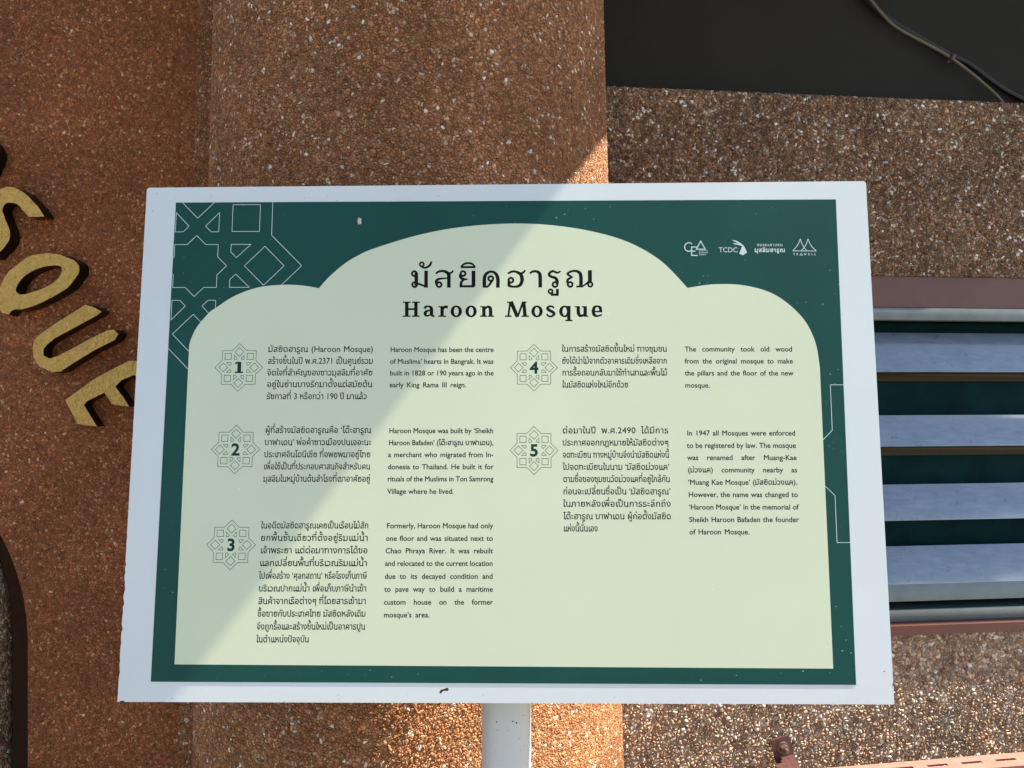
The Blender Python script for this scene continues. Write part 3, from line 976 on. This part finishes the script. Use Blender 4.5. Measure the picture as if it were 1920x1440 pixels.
def line_text(bm, text, size, p0, p1, off=0.008, sy=1.0, z0=0.0, space_only=False):
    """set a line of text between two sheet points (justified)"""
    lay = layout(text, size, off)
    d = p1 - p0
    W_ = d.length
    ex = d.normalized(); ey = Vector((-ex.y, ex.x))
    nat = sum(a for _, a, _ in lay) * size
    nsp = sum(1 for _, _, s in lay if s)
    slack = W_ - nat
    sx = 1.0; esp = 0.0; trk = 0.0
    if slack < 0:
        sx = W_ / nat
    else:
        if nsp:
            esp = min(slack / nsp, size * (.9 if space_only else .28))
        trk = max(0.0, (slack - esp * nsp)) / max(1, len(lay) - 1)
    pen = 0.0
    zz = z0
    for pieces, adv, is_sp in lay:
        for g, dx, dy in pieces:
            for G in g:
                zz += 1e-6
                loops = [[p0 + ex * (pen + (dx + p.x) * size * sx) + ey * ((p.y + dy) * size * sy) for p in l_] for l_ in G]
                tri_fill(bm, loops, z0 + (zz % 5e-6))
                if off:
                    for l_ in loops:
                        l_ = [q_ for i_, q_ in enumerate(l_) if (q_ - l_[i_ - 1]).length > 1e-6]
                        zz += 1e-6
                        ribbon(bm, l_, 2 * off * size, True, z0 + 6e-6 + (zz % 5e-6))
        pen += adv * size * sx + trk + (esp if is_sp else 0)
CAPH = height('H'); THH = height('ม')
def zpt(o_, s, x, y): return uv(o_[0] + x / s, o_[1] + y / s)

PARAS = [
 ((380, 620), 3.4286, 'th', [
  ('มัสยิดฮารูณ (Haroon Mosque)', 420, 137, 1097), ('สร้างขึ้นในปี พ.ศ.2371 เป็นศูนย์รวม', 418, 213, 1097), ('จิตใจที่สำคัญของชาวมุสลิมที่อาศัย', 415, 288, 1094),
  ('อยู่ในย่านบางรักมาตั้งแต่สมัยต้น', 413, 363, 1093), ('รัชกาลที่ 3 หรือกว่า 190 ปี มาแล้ว', 411, 440, 1057)]),
 ((380, 620), 3.4286, 'en', [
  ('Haroon Mosque has been the centre', 1206, 137, 1871), ('of Muslims’ hearts in Bangrak. It was', 1204, 213, 1871), ('built in 1828 or 190 years ago in the', 1203, 288, 1871), ('early King Rama III reign.', 1201, 364, 1695)]),
 ((380, 780), 3.4286, 'th', [
  ('ผู้ที่สร้างมัสยิดฮารูณคือ ‘โต๊ะฮารูณ', 402, 109, 1085), ('บาฟาเดน’ พ่อค้าชาวเมืองปนเจอะนะ', 398, 187, 1085), ('ประเทศอินโดนีเซีย ที่อพยพมาอยู่ไทย', 395, 265, 1081),
  ('เพื่อใช้เป็นที่ประกอบศาสนกิจสำหรับคน', 392, 343, 1079), ('มุสลิมในหมู่บ้านต้นสำโรงที่เขาอาศัยอยู่', 389, 422, 1078)]),
 ((380, 780), 3.4286, 'en', [
  ('Haroon Mosque was built by ‘Sheikh', 1198, 110, 1870), ('Haroon Bafaden’ (โต๊ะฮารูณ บาฟาเดน),', 1196, 187, 1870), ('a merchant who migrated from In-', 1192, 264, 1870),
  ('donesia to Thailand. He built it for', 1190, 342, 1870), ('rituals of the Muslims in Ton Samrong', 1188, 420, 1869), ('Village where he lived.', 1187, 500, 1615)]),
 ((380, 960), 3.4286, 'th', [
  ('ในอดีตมัสยิดฮารูณเคยเป็นเรือนไม้สัก', 375, 105, 1068), ('ยกพื้นชั้นเดียวที่ตั้งอยู่ริมแม่น้ำ', 372, 185, 1065), ('เจ้าพระยา แต่ต่อมาทางการได้ขอ', 370, 265, 1062),
  ('แลกเปลี่ยนพื้นที่บริเวณริมแม่น้ำ', 366, 347, 1060), ('ไปเพื่อสร้าง ‘ศุลกสถาน’ หรือโรงเก็บภาษี', 362, 428, 1057), ('บริเวณปากแม่น้ำ เพื่อเก็บภาษีนำเข้า', 360, 510, 1055),
  ('สินค้าจากเรือต่างๆ ที่โดยสารเข้ามา', 357, 591, 1052), ('ซื้อขายกับประเทศไทย มัสยิดหลังเดิม', 352, 672, 1050), ('จึงถูกรื้อและสร้างขึ้นใหม่เป็นอาคารปูน', 348, 755, 1047), ('ในตำแหน่งปัจจุบัน', 345, 837, 685)]),
 ((380, 960), 3.4286, 'en', [
  ('Formerly, Haroon Mosque had only', 1182, 104, 1867), ('one floor and was situated next to', 1177, 185, 1867), ('Chao Phraya River. It was rebuilt', 1175, 265, 1866),
  ('and relocated to the current location', 1172, 346, 1866), ('due to its decayed condition and', 1170, 429, 1866), ('to pave way to build a maritime', 1168, 512, 1866), ('custom house on the former', 1165, 595, 1866), ('mosque’s area.', 1164, 677, 1460)]),
 ((940, 620), 3.2, 'th', [
  ('ในการสร้างมัสยิดขึ้นใหม่ ทางชุมชน', 362, 126, 995), ('ยังได้นำไม้จากตัวอาคารเดิมซึ่งเหลือจาก', 363, 198, 995), ('การรื้อถอนกลับมาใช้ทำเสาและพื้นไม้', 364, 269, 997), ('ในมัสยิดแห่งใหม่อีกด้วย', 365, 341, 763)]),
 ((940, 620), 3.2, 'en', [
  ('The community took old wood', 1100, 125, 1746), ('from the original mosque to make', 1100, 197, 1750), ('the pillars and the floor of the new', 1101, 269, 1752), ('mosque.', 1102, 342, 1252)]),
 ((940, 620), 3.2, 'th', [
  ('ต่อมาในปี พ.ศ.2490 ได้มีการ', 366, 616, 1003), ('ประกาศออกกฎหมายให้มัสยิดต่างๆ', 366, 689, 1005), ('จดทะเบียน ทางหมู่บ้านจึงนำมัสยิดแห่งนี้', 368, 762, 1008), ('ไปจดทะเบียนในนาม ‘มัสยิดม่วงแค’', 368, 835, 1010),
  ('ตามชื่อของชุมชนวัดม่วงแคที่อยู่ใกล้กัน', 370, 908, 1013), ('ก่อนจะเปลี่ยนชื่อเป็น ‘มัสยิดฮารูณ’', 370, 982, 1016), ('ในภายหลังเพื่อเป็นการระลึกถึง', 370, 1056, 1018), ('โต๊ะฮารูณ บาฟาเดน ผู้ก่อตั้งมัสยิด', 372, 1131, 1020), ('แห่งนี้นั่นเอง', 372, 1204, 580)]),
 ((940, 620), 3.2, 'en', [
  ('In 1947 all Mosques were enforced', 1113, 629, 1764), ('to be registered by law. The mosque', 1113, 703, 1768), ('was renamed after Muang-Kae', 1115, 776, 1772), ('(ม่วงแค) community nearby as', 1118, 850, 1775),
  ('‘Muang Kae Mosque’ (มัสยิดม่วงแค).', 1120, 924, 1776), ('However, the name was changed to', 1122, 998, 1780), ('‘Haroon Mosque’ in the memorial of', 1125, 1073, 1783), ('Sheikh Haroon Bafaden the founder', 1126, 1148, 1786), ('of Haroon Mosque.', 1128, 1222, 1490)]),
]
ZT_ = .000455
for org, s, lang, lines in PARAS:
    bm = bmesh.new()
    size = (.0062 / THH) if lang == 'th' else (.0061 / CAPH)
    for txt, x0, y0, x1 in lines:
        sl_ = 0.0
        line_text(bm, txt, size, zpt(org, s, x0, y0), zpt(org, s, x1, y0), off=.011 if lang == 'th' else .016, space_only=(lang == 'en'))
    sobj('paragraph', bm, M_INK, z=ZT_)

# ---- headline: drawn letter by letter
O_T = (730, 470); S_T = 4.5714
PXM = (uv(1000, 540) - uv(900, 540)).length / 100 / S_T
class Pen:
    def __init__(s): s.bm = bmesh.new(); s.z = 0.0
    def nz(s): s.z += 1e-6; return s.z % 1e-5
    def st(s, pts, wd, closed=False, sm=True, n=5):
        if sm and len(pts) > 2:
            if isinstance(wd, (list, tuple)):
                q_ = spline([(a, b, w2) for (a, b), w2 in zip(pts, wd)], n, closed)
                wd = [v.z * PXM for v in q_]
            else:
                q_ = spline([(a, b, 0) for a, b in pts], n, closed); wd = wd * PXM
            pts = [(v.x, v.y) for v in q_]
        else:
            wd = [w2 * PXM for w2 in wd] if isinstance(wd, (list, tuple)) else wd * PXM
        ribbon(s.bm, [zpt(O_T, S_T, *p) for p in pts], wd, closed, s.nz())
    def box(s, x0, y0, x1, y1):
        z = s.nz()
        v = [s.bm.verts.new((*zpt(O_T, S_T, a, b), z)) for a, b in ((x0, y1), (x1, y1), (x1, y0), (x0, y0))]
        s.bm.faces.new(v)
    def ring(s, x, y, rx_, ry_, wx, wy, n=28):
        z = s.nz()
        o_ = [(x + rx_ * math.cos(k * 2 * math.pi / n), y + ry_ * math.sin(k * 2 * math.pi / n)) for k in range(n)]
        i_ = [(x + (rx_ - wx) * math.cos(k * 2 * math.pi / n), y + (ry_ - wy) * math.sin(k * 2 * math.pi / n)) for k in range(n)]
        A = [s.bm.verts.new((*zpt(O_T, S_T, *p), z)) for p in o_]; B = [s.bm.verts.new((*zpt(O_T, S_T, *p), z)) for p in i_]
        for k in range(n):
            f = s.bm.faces.new((A[k], A[(k + 1) % n], B[(k + 1) % n], B[k])); f.normal_update()
            if f.normal.z < 0: f.normal_flip()
    def loop(s, x, y, r=29, w_=18): s.ring(x, y, r, r, w_, w_)
p = Pen()
# mo ma with mai han-akat
p.loop(215, 198); p.loop(217, 292); p.box(216, 190, 247, 300); p.st([(236, 278), (280, 296), (322, 310)], 18, sm=False); p.box(300, 172, 331, 318)
p.loop(279, 118, 25, 16); p.st([(272, 138), (300, 147), (330, 140), (352, 118), (362, 93)], [12, 18, 20, 20, 16])
# so suea
p.loop(427, 292); p.st([(405, 292), (402, 262), (425, 244), (470, 238), (505, 234)], [20, 24, 20, 14, 13]); p.box(495, 196, 526, 318)
p.st([(398, 198), (425, 180), (462, 176), (495, 188), (511, 210)], [17, 20, 22, 28, 31]); p.st([(500, 192), (530, 190), (548, 172)], [12, 17, 16])
# yo yak with sara i
p.loop(632, 197); p.st([(607, 200), (608, 222), (624, 241), (650, 246), (672, 246)], [16, 24, 24, 18, 12]); p.st([(646, 246), (620, 266), (614, 290), (614, 316)], [14, 22, 24, 24], n=4)
p.box(604, 296, 730, 316); p.box(705, 172, 738, 304); p.st([(721, 296), (712, 308)], 30, sm=False)
p.st([(612, 142), (640, 116), (676, 107), (712, 116), (738, 142)], [12, 18, 18, 18, 12]); p.box(612, 132, 738, 151)
# do dek
p.st([(816, 318), (815, 240), (830, 200), (870, 180), (910, 196), (930, 240), (930, 318)], [32, 30, 26, 20, 26, 31, 31]); p.loop(870, 240); p.st([(882, 258), (852, 300), (830, 312)], [20, 18, 14], n=4); p.box(802, 302, 848, 318)
# ho nokhuk
p.loop(1042, 254); p.st([(1026, 252), (1025, 285), (1030, 302), (1070, 310), (1115, 300), (1136, 265), (1136, 230), (1122, 200), (1080, 180), (1045, 182), (1016, 198)], [20, 26, 24, 18, 26, 30, 31, 28, 20, 20, 16])
p.st([(1112, 194), (1145, 190), (1164, 168)], [12, 18, 16])
# sara aa
p.st([(1204, 196), (1228, 180), (1258, 178), (1284, 192), (1293, 225), (1293, 316)], [16, 20, 22, 28, 31, 31])
# ro ruea with sara uu
p.loop(1420, 291); p.st([(1468, 176), (1440, 190), (1405, 177), (1378, 187), (1370, 210), (1395, 226), (1425, 236), (1438, 262), (1440, 290)], [14, 18, 20, 22, 24, 24, 26, 29, 22])
p.loop(1382, 350, 25, 16); p.st([(1394, 352), (1394, 382)], 20, sm=False); p.box(1384, 368, 1452, 388); p.box(1428, 328, 1453, 370)
# no nen
p.loop(1550, 290); p.st([(1530, 288), (1527, 255), (1545, 238), (1572, 226)], [18, 22, 20, 12], n=4); p.st([(1572, 226), (1545, 215), (1524, 200)], [10, 18, 20], n=4)
p.st([(1520, 200), (1550, 182), (1590, 174), (1628, 188), (1642, 225), (1642, 316)], [14, 20, 20, 27, 31, 31]); p.box(1602, 300, 1660, 316)
p.st([(1648, 312), (1680, 290), (1714, 262)], [10, 16, 18], sm=False); p.loop(1722, 290, 27, 17); p.box(1702, 168, 1736, 280)
sobj('thai_headline', p.bm, M_INK, z=ZT_)
p = Pen()
# H
p.box(135, 437, 165, 567); p.box(213, 437, 243, 567); p.box(160, 493, 218, 510)
for a, b2 in ((116, 183), (195, 262)): p.box(a, 437, b2, 449)
for a, b2 in ((114, 181), (193, 260)): p.box(a, 556, b2, 568)
# a
p.st([(303, 498), (312, 481), (335, 478), (356, 487), (362, 510), (362, 545), (372, 560), (388, 560)], [22, 18, 16, 24, 30, 28, 18, 14]); p.st([(358, 512), (325, 517), (307, 537), (318, 558), (342, 554), (358, 540)], [12, 18, 28, 18, 12, 10])
# r
p.box(438, 476, 467, 567); p.box(422, 476, 450, 487); p.box(421, 556, 487, 568); p.st([(462, 502), (474, 484), (502, 484)], [14, 22, 26], n=4)
# o o
for x in (574, 701): p.ring(x, 521, 49, 51, 29, 15)
# n
p.box(796, 476, 825, 567); p.box(779, 476, 810, 487); p.box(779, 556, 840, 568); p.st([(822, 498), (840, 483), (862, 488), (868, 515), (868, 567)], [12, 20, 27, 29, 29]); p.box(846, 556, 897, 568)
# M
p.st([(1036, 440), (1020, 567)], 17, sm=False); p.st([(1042, 437), (1098, 568)], [34, 30], sm=False); p.st([(1147, 437), (1100, 568)], [18, 16], sm=False); p.st([(1152, 437), (1164, 567)], [28, 31], sm=False)
p.box(1008, 437, 1050, 449); p.box(1138, 437, 1176, 449); p.box(991, 556, 1048, 568); p.box(1132, 556, 1197, 568)
# o
p.ring(1266, 521, 49, 51, 29, 15)
# s
p.st([(1412, 494), (1398, 480), (1372, 478), (1356, 494), (1372, 512), (1400, 526), (1412, 544), (1392, 562), (1366, 562), (1348, 544)], [14, 16, 18, 24, 26, 26, 24, 18, 16, 16])
# q
p.ring(1503, 521, 48, 50, 29, 15); p.box(1524, 474, 1553, 604); p.box(1508, 593, 1570, 605)
# u
p.st([(1620, 476), (1620, 530), (1632, 556), (1655, 556), (1670, 544)], [29, 29, 26, 20, 12]); p.box(1590, 476, 1622, 487); p.box(1664, 476, 1693, 567); p.box(1650, 476, 1680, 487); p.box(1680, 556, 1705, 568)
# e
p.st([(1812, 520), (1806, 488), (1782, 477), (1758, 486), (1748, 520), (1758, 552), (1785, 561), (1822, 549)], [26, 24, 15, 24, 29, 26, 16, 13]); p.box(1748, 516, 1826, 529)
sobj('latin_headline', p.bm, M_INK, z=ZT_)

# ---- numbered badges
def badge(cx_, cy_, rad, num, nh):
    c = uv(cx_, cy_)
    sc = (uv(cx_ + rad, cy_) - uv(cx_ - rad, cy_)).length / 2 / 792
    bm = bmesh.new()
    for k, poly in enumerate(motif(False)):
        ribbon(bm, [c + Vector((x, y)) * sc for x, y in poly], .00062, True, k * 3e-7)
    b_o = sobj('number_badge', bm, M_LINE, z=ZT_)
    bm = bmesh.new()
    h = (uv(cx_, cy_ - nh / 2) - uv(cx_, cy_ + nh / 2)).length
    size = h / height('1')
    if num == '1':
        ribbon(bm, [c + Vector((.0006, h / 2)), c + Vector((.0006, -h / 2))], .0048, z=0)
        ribbon(bm, [c + Vector((-.0050, -h / 2 + .0009)), c + Vector((.0056, -h / 2 + .0009))], .0018, z=2e-6)
        ribbon(bm, [c + Vector((-.0048, h / 2 - .0022)), c + Vector((-.001, h / 2 - .0006))], .0022, z=4e-6)
    else:
        g, adv = glyph(num, .036)
        xs = [q_.x for G in g for l_ in G for q_ in l_]; ys = [q_.y for G in g for l_ in G for q_ in l_]
        s2 = h / (max(ys) - min(ys))
        for k, G in enumerate(g):
            tri_fill(bm, [[c + Vector(((q_.x - (min(xs) + max(xs)) / 2) * s2 * 1.05, (q_.y - (min(ys) + max(ys)) / 2) * s2)) for q_ in l_] for l_ in G], k * 1e-6)
            for l_ in G:
                l2 = [c + Vector(((q_.x - (min(xs) + max(xs)) / 2) * s2 * 1.05, (q_.y - (min(ys) + max(ys)) / 2) * s2)) for q_ in l_]
                ribbon(bm, [q_ for i_, q_ in enumerate(l2) if (q_ - l2[i_ - 1]).length > 1e-6], .0013, True, 4e-6)
    bmesh.ops.transform(bm, matrix=MP @ Matrix.Translation((0, 0, ZT_ + 8e-6)), verts=bm.verts[:])
    obj('number', bm, M_INKGREEN, b_o)
badge(448, 689, 44.8, '1', 21)
badge(441.8, 842.7, 45.3, '2', 21.5)
badge(433.5, 1021.5, 45.8, '3', 22)
badge(1001.2, 689.3, 44.2, '4', 21)
badge(1001.3, 844.6, 45, '5', 21.5)

# ---- four small logos
O_L = (1240, 420); S_L = 5.3333
def L_(x, y): return zpt(O_L, S_L, x, y)
lw = .00085
bm = bmesh.new()
ribbon(bm, [L_(275 + 43 * math.cos(a), 231 + 43 * math.sin(a)) for a in [R(-42 - 276 * k / 24) for k in range(25)]], .0012)
for k, q_ in enumerate(([(355, 231), (302, 231), (302, 315), (362, 315)], [(302, 272), (340, 272)])):
    ribbon(bm, [L_(*t) for t in q_], .0012, z=(k + 1) * 1e-6)
ribbon(bm, [L_(393, 172), L_(439, 253), L_(350, 253)], .0012, True, z=4e-6)
for txt, y in (('CREATIVE', 275), ('ECONOMY', 294), ('AGENCY', 313)):
    line_text(bm, txt, (L_(375, y) - L_(375, y - 12)).length / CAPH, L_(375, y), L_({'CREATIVE': 462, 'ECONOMY': 468, 'AGENCY': 450}[txt], y), .012)
sobj('logo', bm, M_PALE, z=.000415)
bm = bmesh.new()
line_text(bm, 'TCDC', (L_(600, 283) - L_(600, 235)).length / CAPH, L_(572, 283), L_(765, 283), .0)
tri_fill(bm, [[L_(*t) for t in ((700, 160), (745, 166), (790, 190), (826, 222), (815, 228), (780, 212), (735, 205), (712, 190), (770, 198), (745, 182))]], 4e-6)
tri_fill(bm, [[L_(*t) for t in ((812, 214), (826, 222), (842, 255), (856, 285), (815, 313), (778, 298), (795, 255))]], 6e-6)
sobj('logo', bm, M_PALE, z=.000415)
bm = bmesh.new()
line_text(bm, 'ชมรมเยาวชน', (L_(960, 222) - L_(960, 199)).length / THH, L_(955, 222), L_(1212, 222), .012)
line_text(bm, 'มุสลิมฮารูณ', (L_(960, 280) - L_(960, 247)).length / THH, L_(932, 280), L_(1237, 280), .03)
sobj('logo', bm, M_PALE, z=.000415)
bm = bmesh.new()
tents = [[(1313, 270), (1352, 226), (1375, 185), (1388, 152), (1400, 188), (1424, 232), (1452, 270)], [(1395, 270), (1430, 232), (1453, 188), (1465, 152), (1480, 188), (1508, 232), (1548, 270)]]
for k, t in enumerate(tents): ribbon(bm, [(v.x, v.y) for v in spline([(*L_(*q_), 0) for q_ in t], 4)], .0008, z=k * 1e-6)
ribbon(bm, [L_(1313, 270), L_(1548, 270)], .0008, z=3e-6)
for ch, x in zip('TR WELL', (1318, 1350, 0, 1425, 1468, 1500, 1530)):
    if ch == ' ':
        ribbon(bm, [L_(1398, 294), L_(1411, 312), L_(1384, 312)], .0006, True, 4e-6)
    else:
        line_text(bm, ch, (L_(1400, 313) - L_(1400, 292)).length / CAPH, L_(x, 313), L_(x + (26 if ch == 'W' else 18), 313), .02)
sobj('logo', bm, M_PALE, z=.000415)

# ---- wear: putty plug, rust chips, edge nicks
bm = bmesh.new()
rr = bmesh.ops.create_icosphere(bm, subdivisions=3, radius=1)
c = uv(674.5, 415)
for v in bm.verts:
    k = 1 + .25 * math.sin(v.co.x * 5 + 1) * math.cos(v.co.y * 4)
    v.co = Vector((c.x + v.co.x * .0026 * k, c.y + v.co.y * .0044 * k, v.co.z * .002 + .001))
smooth(sobj('putty_plug', bm, M_PUTTY))
def blob(bm, pts, z):
    tri_fill(bm, [[(q_.x, q_.y) for q_ in pts]], z)
bm = bmesh.new()
blob(bm, [uv(700 + x / 3.2, 1180 + y / 3.2) for x, y in ((397, 384), (398, 372), (405, 362), (425, 358), (437, 351), (450, 353), (453, 362), (446, 370), (430, 368), (416, 372), (408, 384))], 6e-5)
sobj('rust_chip', bm, M_RUST)
bm = bmesh.new()
blob(bm, [uv(*q_) for q_ in ((224, 1318), (225, 1314.5), (232, 1313.5), (234, 1317), (233, 1318))], 6e-5)
sobj('rust_chip', bm, M_RUST)
M_SCUFF = plain('scuff', (.16, .16, .16), .7)
for x, y, a, b2 in ((294, 363, 2, 2), (286, 396, 2, 2), (327.5, 423, 2, 2.5), (1658, 1259, 4, 2), (1674, 1284, 2, 8), (1596, 1248, 1.6, 1.4), (340, 1190, 1.5, 1.5)):
    bm = bmesh.new()
    blob(bm, [uv(x + a / 2 * math.cos(t) * random.uniform(.7, 1.2), y + b2 / 2 * math.sin(t) * random.uniform(.7, 1.2)) for t in [k * .9 for k in range(7)]], 6e-5)
    sobj('paint_nick', bm, M_SCUFF)
for k in range(24):
    x = random.choice((random.uniform(530, 640), random.uniform(240, 1650))); y = random.choice((random.uniform(366, 376), random.uniform(1292, 1316)))
    L = random.uniform(1, 5); a0 = random.uniform(0, 3.14)
    bm = bmesh.new()
    ribbon(bm, [uv(x, y), uv(x + L * math.cos(a0), y + L * .5 * math.sin(a0))], .00045, z=6e-5)
    sobj('scuff_mark', bm, M_SCUFF)

# ---- pole behind the board, running down to the ground
bm = bmesh.new()
yp = .982
pt = ray(949.5, 1380, yp)
rp = 46 / F * yp
tube(bm, [(pt.x, yp, z) for z in (0, .3, .6, .9, 1.0, 1.08, 1.13, 1.16)], rp, 48)
smooth(obj('pole', bm, M_POLE, sign))
for x, y, s in ((932, 1335, 1.6), (961, 1333, 1.6), (968, 1337, 1.8), (981, 1327, 1), (934, 1349, 1), (974, 1367, 1), (975, 1388, .9), (930, 1390, .8), (952, 1349, .9)):
    bm = bmesh.new()
    r_ = bmesh.ops.create_icosphere(bm, subdivisions=1, radius=s * .0006)
    P_ = ray(x, y, yp)
    dx = P_.x - pt.x
    bmesh.ops.translate(bm, vec=(P_.x, yp - math.sqrt(max(0, rp * rp - dx * dx)), P_.z), verts=r_['verts'])
    obj('rust_speck', bm, M_RUST, sign)
bm = bmesh.new()
for sx_ in (-.02, .02):
    add_box(bm, (pt.x + sx_ - .003, yp - .02, 1.10), (pt.x + sx_ + .003, yp + .05, 1.52))
bmesh.ops.transform(bm, matrix=Matrix.Translation((pt.x, yp, 1.1)) @ Matrix.Rotation(-rx, 4, 'X') @ Matrix.Translation((-pt.x, -yp + .006, -1.1)), verts=bm.verts[:])
obj('back_brace', bm, M_POLE, sign)
bm = bmesh.new()
add_box(bm, (pt.x - .12, yp - .12, 0), (pt.x + .12, yp + .12, .012))
bevel(bm, .003, 1)
obj('base_plate', bm, M_POLE, sign)
